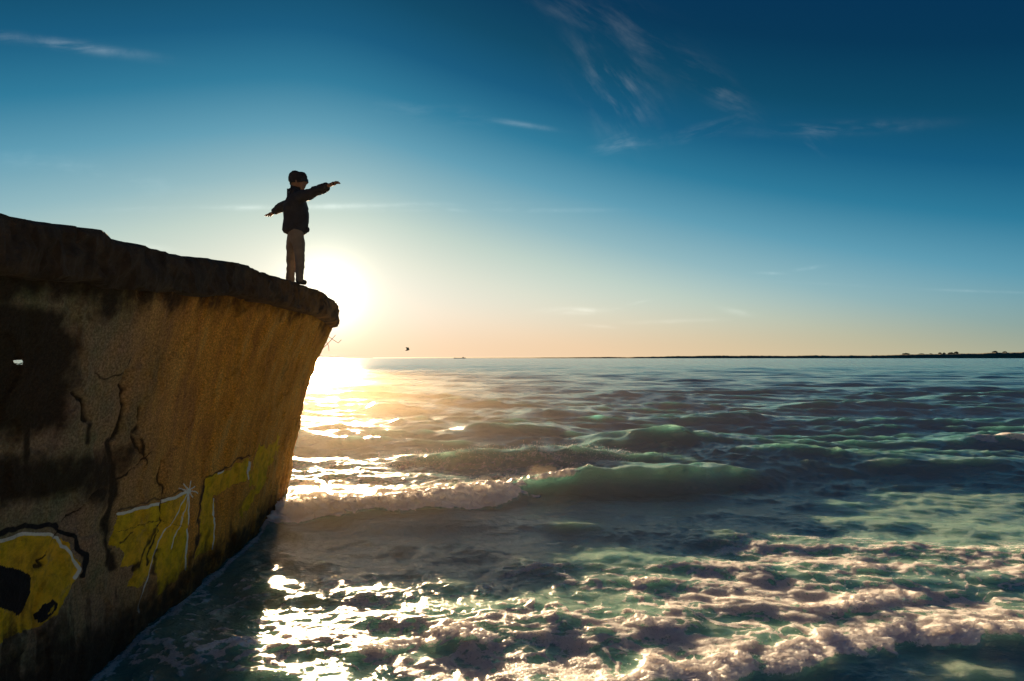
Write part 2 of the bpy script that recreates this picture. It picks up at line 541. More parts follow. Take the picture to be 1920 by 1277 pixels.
def sea_fields(x, y, dy):
    """displacement, foam and silt of the water at plan positions x, y"""
    dx = np.zeros_like(x)
    dyy = np.zeros_like(x)
    z = np.zeros_like(x)
    rng = np.random.RandomState(5)
    N = 150
    lam = np.exp(rng.uniform(math.log(.16), math.log(9.0), N))
    lam.sort()
    main = math.radians(-90 - 8)           # run toward the shore, slightly across
    for L in lam:
        k = 2 * math.pi / L
        spread = .30 + .30 * (L < 1.2)
        th = main + rng.normal(0, spread)
        ph = rng.uniform(0, 2 * math.pi)
        amp = .0052 * L ** .95 * (1.9 if .25 < L < 1.5 else 2.4 if L <= .35 else 1.0) * (1.0 if L < 1.6 else (1.6 / L) ** .45)
        sel = y[:, 0] < np.inf
        lod = sst(L / np.maximum(dy, 1e-3), 2.2, 5.0)
        shallow = .35 + .65 * sst(y[:, 0], 8.5, 16.0) if L > .9 else .24 + .76 * sst(y[:, 0], 7.5, 15)
        a_row = amp * lod * shallow
        rows = np.nonzero(a_row > 1e-5)[0]
        if not len(rows):
            continue
        r1 = rows.max() + 1
        kx, ky = k * math.cos(th), k * math.sin(th)
        arg = (kx * x[:r1] + ky * y[:r1] + ph).astype(np.float32)
        a = a_row[:r1, None].astype(np.float32)
        sn = np.sin(arg)
        cs = np.cos(arg)
        z[:r1] += a * sn
        q = .9
        dx[:r1] += q * a * math.cos(th) * cs
        dyy[:r1] += q * a * math.sin(th) * cs
    # gusts: groups of higher and lower chop
    g = 1 + .45 * perlin(x * .11 + 3, y * .16 + 9, 21)
    z *= g
    dx *= g
    dyy *= g
    near = 1 - sst(y, 10, 26)
    # named crests
    H, s, d = hump(x, y, BREAK, .30, .75, 1.7)
    bz = H
    z = z * (1 - .5 * s * (H > .02)) + H
    dyy -= H * .75 * s
    crests = [
        ([(-9, 12.0, .0), (-6, 11.8, .3), (-4.3, 11.7, .22), (-3.4, 11.6, .18), (-2.7, 11.3, .1), (-2.2, 11.2, 0)], .45, .9),
        ([(-3.2, 12.4, 0), (-2.4, 12.4, .12), (-1.4, 12.3, .2), (-.6, 12.2, .27), (.5, 12.3, .28), (1.6, 12.4, .2), (3, 12.6, 0)], .5, .8),
        ([(1.4, 14.3, 0), (2.4, 14.4, .28), (3.4, 14.6, .40), (4.3, 14.7, .47), (5.0, 14.9, .30), (6.3, 15.2, .1), (7.5, 15.5, 0)], .55, 1.1),
        ([(-2.0, 17.0, 0), (-.9, 17.0, .26), (.3, 17.0, .33), (1.4, 17.1, .2), (2.6, 17.3, 0)], .6, 1.1),
        ([(5.6, 19.5, 0), (7.2, 19.8, .22), (8.4, 20, .30), (9.4, 20.4, .1), (10.5, 21, 0)], .7, 1.2),
        ([(11, 24.5, 0), (12.6, 25, .27), (14.5, 25.2, .24), (16.5, 25.4, .25), (18.5, 26, 0)], .8, 1.4),
        ([(6.2, 11.2, 0), (7.6, 11.5, .13), (9.2, 11.5, .17), (10.4, 11.6, .13), (12, 11.8, 0)], .35, .8),
        ([(9, 13.8, 0), (10.8, 14.2, .17), (12.5, 14.6, .30), (15, 14.8, .25), (18, 15.5, 0)], .5, 1.0),
        ([(20, 29, 0), (22, 29.5, .27), (25, 29.8, .2), (27, 30, 0)], .8, 1.5),
        ([(-8, 24, 0), (-5.6, 24.2, .25), (-3.9, 24.3, .2), (-2, 24.6, 0)], .8, 1.3),
        ([(3, 32, 0), (6, 32.5, .28), (9, 33, .2), (12, 33.5, 0)], 1.0, 1.6),
        ([(2.8, 11.6, 0), (4.5, 12.2, .10), (6.5, 12.6, .12), (8.5, 13.2, .0)], .4, .9),
        ([(-1.5, 21, 0), (.5, 21.2, .14), (3.0, 21.6, .18), (5.0, 22, 0)], .7, 1.2),
    ]
    cs_all = 0
    for pts, wf, wb in crests:
        H, s2, _ = hump(x, y, pts, wf, wb, 1.8)
        z = z * (1 - .35 * s2 * (H > .02)) + H
        dyy -= H * .7 * s2
        cs_all = cs_all + s2 * (H > .03)
    # ---- foam
    wx = .72 * x + .22 * fbm(x * 1.1, y * 1.1, 3, 31)
    wy = y + .22 * fbm(x * 1.1 + 40, y * 1.1, 3, 35)

    def ridge(f, seed, sx=1.0):
        return 1 - np.abs(perlin(wx * f * sx, wy * f, seed)) * 2.2
    net = np.maximum(ridge(1.35, 41, .75), .94 * ridge(2.9, 42, .8))
    net = np.maximum(net, .84 * ridge(6.5, 43))
    net = net + .30 * fbm(x * 9, y * 11, 3, 51)
    blob = fbm(wx * .8, wy * 1.2, 4, 61)
    front_far = np.interp(x, [-3.5, -2.2, -.2, 1.0, 2.6, 3.2, 4.5, 6.2, 9], [6.2, 6.1, 6.3, 6.8, 7.1, 7.55, 7.6, 7.3, 7.6]) + .5 * blob
    shore = np.interp(x, SHORE_X, SHORE_Y) + .12 * fbm(x * 1.6, y * .3, 3, 71)
    inA = sst(front_far - y, -.25, 1.0) * sst(y - shore, -.05, .12)
    # sparser over the middle left where clear water shows; thicker toward the lower right
    dens = .34 + .20 * sst(y, 6.6, 4.6) + .20 * sst(x / y, -.1, .75) + .22 * blob
    dens = dens * (1 + .10 * np.exp(-((x / y + .30) / .16) ** 2)) * (1 - .35 * sst(x, -1.7, -2.2))
    dens = np.minimum(dens, .80)
    fA = sst(net, 1 - dens * .95, 1 - dens * .95 + .35) * inA
    fA = np.clip(fA, 0, 1)
    # shoreward foam rolls: thick piles
    roll = np.exp(-((y - shore - .16) / .17) ** 2) * sst(x, .2, 1.2)
    roll2 = np.exp(-((y - shore - .85 - .25 * perlin(x * .9, y * 0, 77)) / .14) ** 2) * .75 * sst(perlin(x * .8 + 4, y * 0 + 1, 78), -.25, .3)
    roll3 = np.exp(-((y - shore - 1.75 - .35 * perlin(x * .7 + 3, y * 0, 79)) / .14) ** 2) * .6 * sst(perlin(x * .6 + 8, y * 0 + 1, 80), -.2, .3)
    fR = np.clip((roll + (roll2 + roll3) * inA) * (1.15 + .9 * fbm(x * 3.1, y * 3.1, 3, 81)), 0, 1)
    fR = sst(fR, .25, .8)
    # breaking face of the wave
    d0 = y - np.interp(x, np.array(BREAK)[:, 0], np.array(BREAK)[:, 1])
    d0 = d0 + .16 * fbm(x * 2.2, y * 2.2, 3, 93)
    brk = sst(x + .9 * fbm(x * 1.1, y * 2.0, 3, 94), 1.1, -.3) * sst(d0, -.62, -.42) * sst(d0, 1.0, .05)
    lip = sst(x, 2.0, .8) * np.exp(-((d0 - .05) / .12) ** 2) * .9
    fB = np.clip(brk * (1.1 + .6 * fbm(x * 3, y * 3, 3, 91)), 0, 1)
    fB = np.maximum(sst(fB, .25, .7), sst(lip * (1 + fbm(x * 4, y * 4, 2, 92)), .35, .8))
    # streaked foam left behind the break
    back = sst(x, 2.6, .6) * sst(d0, .1, .7) * sst(y, 13.2, 11.5)
    fC = sst(net, .62 - .0 * net, .95) * back * .85
    # white cap far right
    d1 = y - np.interp(x, [10, 12.5, 15], [14.0, 14.6, 14.8])
    fW = sst(np.exp(-(d1 / .45) ** 2) * sst(x, 10.6, 12.2) * (1 + .9 * fbm(x * 2, y * 3, 3, 95)), .45, .85) * .9
    # sparse flecks on crests
    fK = sst(cs_all * (.55 + fbm(x * 2.3, y * 4.6, 3, 97)), .95, 1.4) * .45
    # foam line along the wall foot
    wl = np.interp(y, [-5, 2, 4.1, 5.35, 6.9, 8.2, 9.1], [-2.3, -2.75, -2.94, -3.06, -3.18, -3.37, -3.56])
    fL = np.exp(-((x - wl - .05) / (.055 + .04 * perlin(y * 3, y * 0, 99))) ** 2) * (y < 7.6) * .9
    foam = np.maximum.reduce([fA * .74, fR * .95, fB, fC * .74, fW * .8, fK, fL * .8])
    foam *= (y > 2.0)
    # ---- thickness of the foam and churned water
    nz = 1 - sst(y, 12, 20)
    churn = (fbm(x * 1.7, y * 2.2, 4, 101) * .020 + np.abs(fbm(x * 4.5, y * 5.5, 2, 105)) * .010) * (1 - sst(y, 7.0, 9.0)) * sst(y, 2.5, 4.4)
    bl = billow(x * 7, y * 10, 4, 111, .58)
    z += churn
    z += nz * foam * (.007 + .008 * bl)
    z += fR * (.008 + .034 * bl) * (y < 7)
    z += fB * (.0 + .045 * bl + .10 * (billow(x * 2.3, y * 3.2, 2, 113) - .3)) * nz
    dyy -= fR * .06 * (y < 7) * bl + fB * .14 * bl * nz
    dx += fB * .06 * fbm(x * 7, y * 7, 2, 121) * nz
    silt = np.clip(1.0 - sst(y, 6, 20) + .35 * fbm(x * .4, y * .6, 3, 131) * near, 0, 1)
    return dx, dyy, z, foam, silt, fB, fR


def build_sea():
    ys = row_positions()
    us = np.linspace(-1.0, 1.0, 1000)
    e = 1.0 + (np.geomspace(1, 60, 26) - 1) * .12
    e = e[1:]
    us = np.concatenate([-e[::-1], us, e])
    nr, nc = len(ys), len(us)
    y = np.repeat(ys[:, None], nc, 1).astype(np.float64)
    x = us[None, :] * (y + 0.0)
    # stagger the wide wings so the near rows reach the whole shore
    dy = np.gradient(ys)
    dx, dyy, z, foam, silt, fB, fR = sea_fields(x, y, dy)
    fade = 1 - sst(y, 2500, 4500)
    V = np.stack([x + dx, y + dyy, z * fade], -1).reshape(-1, 3)
    o = mesh_obj('sea', V, grid_faces(nr, nc), M_SEA)
    set_attr(o, 'foam', foam)
    set_attr(o, 'far', sst(np.log(y), math.log(14), math.log(160)))
    set_attr(o, 'silt', silt)
    tag(o, 'choppy teal green sea with foam in front', kind='structure')
    return x, y, V, foam, fB, fR


SX, SY, SV, SFOAM, SFB, SFR = build_sea()

# sea bed and unseen beach behind the camera, steepened to bounce sun onto the wall
bx = np.linspace(-60, 60, 61)
by = np.concatenate([np.linspace(-60, 8, 60), [30, 200, 5200]])
BX, BY = np.meshgrid(bx, by)
BX = BX * np.where(BY > 8, 1 + (BY - 8) / 12, 1)
BZ = np.where(BY < 8, -.38 + .17 * np.clip(2.0 - BY, 0, 20), -.55) + .05 * fbm(BX * .3, BY * .3, 3, 5)
BZ = np.where(BY > 8, -1.2, BZ)
bo = mesh_obj('sea_bed_and_unseen_beach', np.stack([BX, BY, BZ], -1).reshape(-1, 3), grid_faces(*BX.shape), M_SAND)
tag(bo, 'wet brown sand under the shallow water, and unseen beach sloped to bounce sunlight', kind='structure')


# ------------------------------------------------------------------ concrete wall
BASE = np.array([(-2.3, -5), (-2.5, -1), (-2.75, 2), (-2.94, 4.1), (-3.06, 5.35), (-3.18, 6.9), (-3.34, 8.1), (-3.54, 8.95)], float)
TOP = np.array([(-2.25, -5), (-2.38, -1), (-2.46, 1.9), (-2.52, 3.7), (-2.53, 4.9), (-2.45, 6.2), (-2.50, 7.45), (-2.62, 8.35)], float)
SN = np.array([0, .2, .40, .56, .66, .80, .91, 1.0])


def spl(tt, pts):
    """Catmull-Rom through pts at parameters SN"""
    pts = np.asarray(pts, float)
    tt = np.atleast_1d(tt)
    i = np.clip(np.searchsorted(SN, tt, side='right') - 1, 0, len(SN) - 2)
    h = SN[i + 1] - SN[i]
    u = ((tt - SN[i]) / h)
    m = np.gradient(pts, SN, axis=0)
    h = h[:, None] if pts.ndim > 1 else h
    u = u[:, None] if pts.ndim > 1 else u
    return ((2 * u ** 3 - 3 * u ** 2 + 1) * pts[i] + (u ** 3 - 2 * u ** 2 + u) * h * m[i]
            + (-2 * u ** 3 + 3 * u ** 2) * pts[i + 1] + (u ** 3 - u ** 2) * h * m[i + 1])


ZT_Y = [-5, -1, 1.5, 2.74, 3.38, 3.50, 4.06, 4.75, 4.95, 5.25, 5.45, 5.9, 6.3, 7.2, 7.8, 8.2, 8.5, 8.8]
ZT_Z = [2.7, 2.75, 2.82, 2.90, 2.965, 2.935, 2.965, 3.02, 3.05, 3.06, 3.035, 3.045, 3.05, 3.05, 3.02, 2.98, 2.92, 2.88]
THICK = 1.05


def loop_plan(kind):
    """closed-ish plan path: near face, rounded tip, far face. returns xy, outward normal, s along"""
    pts = BASE if kind == 'base' else TOP
    s = S_NEAR
    near = spl(s, pts)
    tn = near[-1] - near[-4]
    tn /= np.linalg.norm(tn)
    nr_ = np.array([tn[1], -tn[0]])
    far = near[::-1] - nr_[None, :] * THICK
    r = THICK / 2
    c = near[-1] - nr_ * r
    a = np.linspace(0, math.pi, 46)[1:-1]
    arc = c[None, :] + r * (np.cos(a)[:, None] * nr_[None, :] + .62 * np.sin(a)[:, None] * tn[None, :])
    return np.concatenate([near, arc, far])


# columns spaced evenly as seen along the top rim
_s = np.linspace(0, 1, 4000)
_t = spl(_s, TOP)
_b = spl(_s, BASE)
_pp = np.where(_t[:, 1] > .9, to_px(_t[:, 0], np.maximum(_t[:, 1], .9), np.full(4000, 2.5))[0], -1500)
_key = np.clip(_pp, -300, None) + 90 * _s + 160 * np.clip(_s - .45, 0, 1)
S_NEAR = np.interp(np.linspace(_key[0], _key[-1], 640), _key, _s)

PB = loop_plan('base')
PT = loop_plan('top')
NL = len(PB)
NN = len(S_NEAR)


def top_z(y):
    return np.interp(y, ZT_Y, ZT_Z)


def wall_surface(nrows=380):
    t = np.linspace(-.12, 1.0, nrows)[:, None]
    zt = (top_z(PT[:, 1]) - .10)[None, :]
    x = PB[:, 0][None] * (1 - t) + PT[:, 0][None] * t
    y = PB[:, 1][None] * (1 - t) + PT[:, 1][None] * t
    # slight hollow in the outward lean
    z = zt * t
    bow = -.10 * np.sin(np.clip(t, 0, 1) * math.pi)
    nx = np.gradient(PT[:, 1])
    ny = -np.gradient(PT[:, 0])
    ln = np.hypot(nx, ny) + 1e-9
    nx, ny = nx / ln, ny / ln
    x = x + bow * nx[None]
    y = y + bow * ny[None]
    return x, y, z, nx, ny


def in_poly(px, py, poly):
    c = np.zeros(px.shape, bool)
    n = len(poly)
    for i in range(n):
        x1, y1 = poly[i]
        x2, y2 = poly[(i + 1) % n]
        if y1 == y2:
            continue
        k = (y1 > py) != (y2 > py)
        c ^= k & (px < (x2 - x1) * (py - y1) / (y2 - y1) + x1)
    return c


def d_line(px, py, pts):
    d = np.full(px.shape, 1e9)
    for (x1, y1), (x2, y2) in zip(pts[:-1], pts[1:]):
        vx, vy = x2 - x1, y2 - y1
        t = np.clip(((px - x1) * vx + (py - y1) * vy) / (vx * vx + vy * vy + 1e-9), 0, 1)
        d = np.minimum(d, np.hypot(px - x1 - t * vx, py - y1 - t * vy))
    return d


def build_wall():
    root = empty('concrete_wall', (-2.9, 6.0, 0))
    tag(root, 'tall leaning concrete wall with yellow graffiti and dark stained top ending in a point over the sea', 'wall')
    x, y, z, nx, ny = wall_surface()
    near = np.zeros(x.shape, bool)
    near[:, :NN + 10] = True
    px, py = to_px(x, y, z)
    px = np.where(y > .3, px, -4000)
    kx_ = px + 1.6 * fbm(y * 9, z * 9, 2, 207)
    ky_ = py + 1.6 * fbm(y * 9, z * 9, 2, 208)
    jx = px + 5 * fbm(y * 7, z * 7, 3, 201)
    jy = py + 5 * fbm(y * 7, z * 7, 3, 205)

    def P(poly, soft=1.0):
        return in_poly(jx, jy, poly) & near

    def Soft(poly, w):
        d_ = d_line(jx, jy, list(poly) + [poly[0]])
        sg = np.where(in_poly(jx, jy, poly), d_, -d_)
        return 1 / (1 + np.exp(-np.clip(sg / w, -30, 30))) * near

    def Ln(pts, w):
        return np.exp(-(d_line(jx, jy, pts) / w) ** 2) * near

    def Lw(pts, w):
        return np.exp(-(d_line(kx_, ky_, pts) / w) ** 2) * near
    # --- yellow paint
    yel = np.zeros(x.shape)
    for poly in [
        [(-120, 1060), (-60, 1022), (0, 1015), (50, 1002), (100, 1003), (130, 1020), (152, 1060), (150, 1078), (136, 1092), (118, 1120),
         (100, 1150), (60, 1178), (20, 1195), (-120, 1250)],
        [(228, 964), (290, 944), (343, 925), (347, 980), (346, 1048), (346, 1068), (298, 1116), (290, 1080), (282, 1052), (268, 1100), (240, 1100),
         (252, 1062), (226, 1062), (230, 1036), (212, 1022), (220, 990)],
        [(385, 903), (392, 893), (430, 880), (466, 857), (463, 900), (450, 905), (404, 930), (400, 970), (398, 1032), (364, 1048), (368, 1000), (378, 940)],
        [(480, 835), (500, 838), (526, 815), (520, 850), (503, 880), (490, 915), (478, 930), (452, 962), (444, 975), (446, 955), (458, 935),
         (476, 912), (462, 910), (470, 870)],
        [(-60, 1140), (10, 1140), (28, 1165), (10, 1195), (-60, 1220)],
    ]:
        yel = np.maximum(yel, P(poly))
    # --- black paint and holes in the letters
    blk = np.zeros(x.shape)
    for poly in [[(-80, 1055), (0, 1060), (30, 1066), (50, 1080), (58, 1110), (40, 1150), (20, 1150), (0, 1143), (-80, 1130)],
                 [(66, 1150), (76, 1136), (94, 1124), (102, 1128), (98, 1142), (86, 1156), (74, 1166), (68, 1166)]]:
        blk = np.maximum(blk, P(poly))
    hole = P([(80, 1152), (84, 1142), (92, 1134), (95, 1137), (88, 1148)])
    blk = np.where(hole, 0, blk)
    blk = np.maximum(blk, Ln([(-60, 1010), (0, 1000), (50, 988), (105, 988), (138, 1006), (158, 1040), (160, 1080)], 6) * .9)
    blk = np.maximum(blk, Ln([(384, 900), (430, 872), (468, 850)], 3.5) * .6)
    blk = np.maximum(blk, Ln([(384, 900), (370, 960), (360, 1045)], 6) * .6)
    blk = np.maximum(blk, Ln([(228, 958), (290, 936), (336, 918)], 4) * .55)
    # --- white outlines, star and rays
    wht = Lw([(-60, 1034), (0, 1014), (45, 1002), (85, 1001), (108, 1008), (130, 1036), (150, 1066), (146, 1078), (141, 1084)], 3.2) * 1.1
    wht = np.maximum(wht, Lw([(228, 964), (290, 944), (345, 921)], 2.8) * 1.05)
    wht = np.maximum(wht, Lw([(345, 921), (346, 1000), (345, 1068)], 1.9) * .85)
    wht = np.maximum(wht, Lw([(345, 921), (300, 1000), (268, 1100), (258, 1150)], 1.5) * .62)
    wht = np.maximum(wht, Lw([(345, 921), (330, 985), (316, 1030)], 1.5) * .62)
    wht = np.maximum(wht, Lw([(466, 858), (464, 900)], 1.6) * .7)
    wht = np.maximum(wht, Lw([(402, 935), (397, 1030)], 1.8) * .7)
    wht = np.maximum(wht, Lw([(408, 888), (420, 884)], 2.0) * .8)
    for a in range(0, 180, 45):
        c, s_ = math.cos(math.radians(a + 12)), math.sin(math.radians(a + 12))
        r = 15 if a % 90 else 19
        wht = np.maximum(wht, Lw([(345 - c * r, 920 - s_ * r), (345 + c * r, 920 + s_ * r)], 1.4) * .85)
    wht = np.maximum(wht, Lw([(345, 920), (345.5, 921)], 4.5) * 1.1)
    # --- stains, drips, cracks
    st = np.zeros(x.shape)
    st = np.maximum(st, Soft([(-200, 560), (20, 570), (110, 590), (135, 640), (130, 700), (110, 800), (-200, 830)], 12) * .72)
    st = np.maximum(st, Soft([(-200, 860), (60, 862), (190, 842), (262, 820), (270, 850), (232, 900), (215, 930), (205, 960), (140, 930), (-200, 950)], 9) * .66)
    for pts, w, k in [([(232, 700), (228, 740), (238, 760), (226, 800), (216, 822)], 7, 1), ([(268, 765), (262, 782), (266, 800), (250, 812), (262, 850)], 6, .9),
                      ([(150, 530), (158, 600)], 6, .45), ([(262, 545), (262, 590)], 6, .4), ([(130, 735), (150, 750), (155, 790)], 7, .85),
                      ([(156, 800), (155, 830)], 6, .7), ([(205, 830), (222, 900), (210, 960), (200, 1010), (205, 1060)], 16, .85),
                      ([(302, 860), (298, 930), (292, 990), (280, 1030), (272, 1060)], 3.2, 1.0), ([(450, 610), (445, 650), (440, 700)], 13, .4),
                      ([(535, 680), (532, 715)], 5, .45), ([(300, 600), (296, 660)], 8, .25), ([(380, 560), (372, 650), (366, 720)], 8, .22),
                      ([(45, 870), (44, 760), (48, 700)], 7, .6), ([(75, 750), (78, 800)], 8, .6), ([(168, 700), (190, 712), (222, 700), (236, 668)], 2.2, .7),
                      ([(262, 820), (266, 840), (270, 868)], 3, .9), ([(280, 845), (240, 890), (180, 925), (120, 975), (90, 1035), (72, 1052)], 1.8, 1.0),
                      ([(72, 1052), (84, 1060), (66, 1064)], 5, .8), ([(218, 1000), (260, 985), (292, 975), (345, 992)], 1.6, .8),
                      ([(226, 1020), (246, 1002), (252, 996)], 3, .8), ([(286, 990), (278, 1012), (262, 1045), (248, 1070)], 4, .75),
                      ([(292, 1030), (284, 1075)], 6, .7), ([(520, 700), (505, 760), (496, 830)], 16, .22), ([(574, 690), (556, 800), (530, 900)], 10, .35),
                      ([(470, 905), (450, 950), (440, 985)], 8, .4)]:
        st = np.maximum(st, Ln(pts, w * (.72 if k >= .8 else 1)) * k)
    foot = sst(z, .62, .08) * .75                      # wet, algae-black foot of the wall
    drip = sst(z, 1.0, .2) * sst(fbm(y * 9, z * 1.2, 3, 211), .05, .5) * .6
    st = np.maximum(st, np.maximum(foot, drip))
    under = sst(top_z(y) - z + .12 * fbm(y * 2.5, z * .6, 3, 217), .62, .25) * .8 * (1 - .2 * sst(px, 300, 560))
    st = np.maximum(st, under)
    glow_fade = sst(px, 330, -40) * .38 * near  # left end painted darker, where the painted glow falls off
    st = np.clip(st + glow_fade, 0, 1.1)
    glow_tint = sst(px, 140, 430) * near * 1.0  # orange grows towards the tip: flare glow painted into the colour
    glow_tint[:, NN:] = 1
    # --- relief: patches of lost facing, cracks, drips
    deep = np.zeros(x.shape)
    for pts, w, k in [([(232, 700), (228, 740), (238, 760), (226, 800), (216, 822)], 7, .05), ([(268, 765), (262, 782), (266, 800), (250, 812), (262, 850)], 6, .04),
                      ([(130, 735), (150, 750), (155, 790)], 7, .04), ([(205, 830), (222, 900), (210, 960), (200, 1010)], 18, .035),
                      ([(302, 860), (298, 930), (292, 990)], 3.5, .03), ([(280, 845), (240, 890), (180, 925), (120, 975), (90, 1035)], 2.5, .02),
                      ([(72, 1052), (84, 1060), (66, 1064)], 6, .03)]:
        deep = np.maximum(deep, Ln(pts, w) * k)
    rel = .028 * fbm(y * .9, z * 1.1, 3, 221) + .010 * fbm(y * 5, z * 4, 4, 225) - deep
    rel += .020 * sst(fbm(y * 2.3, z * 1.5, 3, 229), .08, .16)          # spalled skin with an edge
    rel += .010 * sst(fbm(y * 3.0 + 9, z * .5, 3, 233), .0, .35)
    x = x + rel * nx[None]
    y2 = y + rel * ny[None]
    # --- a real opening through the wall, upper left
    hp = [(10, 674), (31, 672), (34, 680), (27, 685), (18, 681)]
    inside = in_poly(px, py, hp) & near
    f = grid_faces(*x.shape)
    fi = inside.ravel()[f].all(1)
    keep = ~fi
    V = np.stack([x, y2, z], -1).reshape(-1, 3)
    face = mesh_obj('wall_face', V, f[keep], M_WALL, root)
    for nme, arr in (('yellow', yel), ('white', wht), ('black', blk), ('stain_fade', st), ('glow_tint', glow_tint)):
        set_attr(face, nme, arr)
    # opening in the far face, straight behind, and the tunnel between them
    ids = np.argwhere(inside)
    if len(ids):
        # ray from the photographed viewpoint side through the hole to the back face plane
        def on_face(u, v, arrx, arry, arrz, cols):
            sub = np.hypot(px[:, cols] - u, py[:, cols] - v)
            k = np.unravel_index(np.argmin(sub), sub.shape)
            return np.array([arrx[:, cols][k], arry[:, cols][k], arrz[:, cols][k]])
        fr = [on_face(u, v, x, y2, z, slice(0, NN)) for u, v in hp]
        cen = np.mean(fr, 0)
        dirv = cen - np.array([0, 0, CAM_H])
        dirv /= np.linalg.norm(dirv)
        L = THICK / abs(dirv[0]) + .25
        bk = [p + dirv * L for p in fr]
        # remove the far faces where the tunnel leaves
        fcx = V[f].mean(1)
        rel_ = fcx - cen
        al = rel_ @ dirv
        pr = np.linalg.norm(rel_ - al[:, None] * dirv, axis=1)
        cut = (al > .35) & (al < L + .6) & (pr < .11)
        keep2 = keep & ~cut
        bpy.data.objects.remove(face)
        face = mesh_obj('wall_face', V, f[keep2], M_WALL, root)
        for nme, arr in (('yellow', yel), ('white', wht), ('black', blk), ('stain_fade', st), ('glow_tint', glow_tint)):
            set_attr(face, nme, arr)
        n = len(fr)
        tv = fr + bk
        tf = [(i, (i + 1) % n, n + (i + 1) % n, n + i) for i in range(n)]
        mesh_obj('opening', tv, tf, M_CAP, root, smooth=False)
    return root, nx, ny


WALL, WNX, WNY = build_wall()


def build_cap():
    prof = [(-.06, -.31), (.0, -.30), (.060, -.295), (.088, -.27), (.095, -.22), (.095, -.16), (.092, -.10), (.088, -.045), (.068, -.012), (.0, .0), (-.10, .008), (-.25, .01), (-.42, .012)]
    n = NL
    V = []
    zt = top_z(PT[:, 1])
    d = np.concatenate([[0], np.cumsum(np.hypot(*np.diff(PT, axis=0).T))])
    for k, (o, dz) in enumerate(prof):
        thick = 1 + .10 * fbm(d * .8, d * 0 + 1, 2, 301)
        rough = .022 * fbm(d * 1.6, d * 0 + k * .25, 3, 303) + .018 * fbm(d * 9, d * 0 + k * .7, 4, 305) - .035 * sst(fbm(d * 3.1, d * 0 + k * .3, 3, 307), .12, .2)
        amp = 1.0 if k > 0 else .2
        oo = o + rough * amp * (1 if k < 10 else .2)
        zz = zt + dz * thick + (.012 * fbm(d * 5, d * 0 + k * .4, 3, 309) + .012 * fbm(d * 1.2, d * 0, 2, 311)) * amp
        V.append(np.stack([PT[:, 0] + WNX * oo, PT[:, 1] + WNY * oo, zz], -1))
    V = np.array(V).reshape(-1, 3)
    f = grid_faces(len(prof), n)
    faces = [tuple(int(i) for i in q[::-1]) for q in f]
    # top deck: bridge inner rings of near and far face, pairwise
    base = (len(prof) - 1) * n
    a = list(range(NN))
    for i in range(NN - 1):
        j, j1 = n - 1 - i, n - 2 - i
        faces.append((base + i, base + i + 1, base + j1, base + j))
    faces.append(tuple(base + k for k in range(NN - 1, n - NN + 1)))
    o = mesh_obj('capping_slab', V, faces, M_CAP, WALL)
    set_attr(o, 'glow_tint', sst(V[:, 1], 4.5, 8.3))  # slab painted warmer towards the tip to carry the same glow
    o['label'] = 'dark rough capping slab along the top edge'
    # loose lumps of broken concrete along the rim
    return o


build_cap()


def tube(pts, r, name, mat, parent=None, seg=6, taper=1.0):
    pts = [Vector(p) for p in pts]
    V, F = [], []
    for i, p in enumerate(pts):
        d = (pts[min(i + 1, len(pts) - 1)] - pts[max(i - 1, 0)]).normalized()
        a = d.cross(Vector((.31, .2, .93))).normalized()
        b = d.cross(a)
        rr = r * (1 + (taper - 1) * i / (len(pts) - 1))
        for k in range(seg):
            t = 2 * math.pi * k / seg
            V.append(p + (a * math.cos(t) + b * math.sin(t)) * rr)
    for i in range(len(pts) - 1):
        for k in range(seg):
            F.append((i * seg + k, i * seg + (k + 1) % seg, (i + 1) * seg + (k + 1) % seg, (i + 1) * seg + k))
    F.append(tuple(range(seg))[::-1])
    F.append(tuple(range((len(pts) - 1) * seg, len(pts) * seg)))
    return mesh_obj(name, V, F, mat, parent)


def at(px, py, Y):
    """world point seen at a photograph pixel, at depth Y"""
    X = (px - 960) / 1066.67 * Y
    a = math.atan((638.5 - py) / 1066.67) + PITCH
    return Vector((X, Y, CAM_H + math.tan(a) * Y))


Yr = 8.75
for pts in ([(598, 622), (614, 630), (626, 638), (634, 643), (640, 637)], [(602, 656), (614, 645), (622, 636), (629, 628)], [(606, 632), (612, 641), (616, 648), (617, 658)]):
    tube([at(u, v, Yr) for u, v in pts], .0055, 'rebar', M_RUST, WALL, 6, .7)

# ------------------------------------------------------------------ person
RA, FO = Vector((.57, -.82, 0)).normalized(), Vector((.82, .57, 0)).normalized()
PX, PY = -2.525, 6.60
PZ = float(np.interp(PY, ZT_Y, ZT_Z)) - .004


def L2W(a, b, z):
    return Vector((PX, PY, PZ)) + RA * a + FO * b + Vector((0, 0, z))


person = empty('person', (PX, PY, PZ))
tag(person, 'child in dark jacket and knit hat standing on the wall end with both arms spread', 'person')


def skin_mesh(name, verts, edges, mat, parent, sub=2, root=0):
    """verts: (a, b, z, r) or (a,b,z,rx,ry) in the figure's own frame"""
    me = bpy.data.meshes.new(name)
    org = parent.location
    me.from_pydata([tuple(L2W(*v[:3]) - org) for v in verts], edges, [])
    o = bpy.data.objects.new(name, me)
    COL.objects.link(o)
    o.parent = parent
    md = o.modifiers.new('Skin', 'SKIN')
    md.use_smooth_shade = True
    lay = me.skin_vertices[0].data if me.skin_vertices else me.skin_vertices.new(name='').data
    for i, v in enumerate(verts):
        lay[i].radius = (v[3], v[4] if len(v) > 4 else v[3])
        lay[i].use_root = i == root
    sb = o.modifiers.new('Subdivision', 'SUBSURF')
    sb.levels = sub
    sb.render_levels = sub
    me.materials.append(mat)
    return o


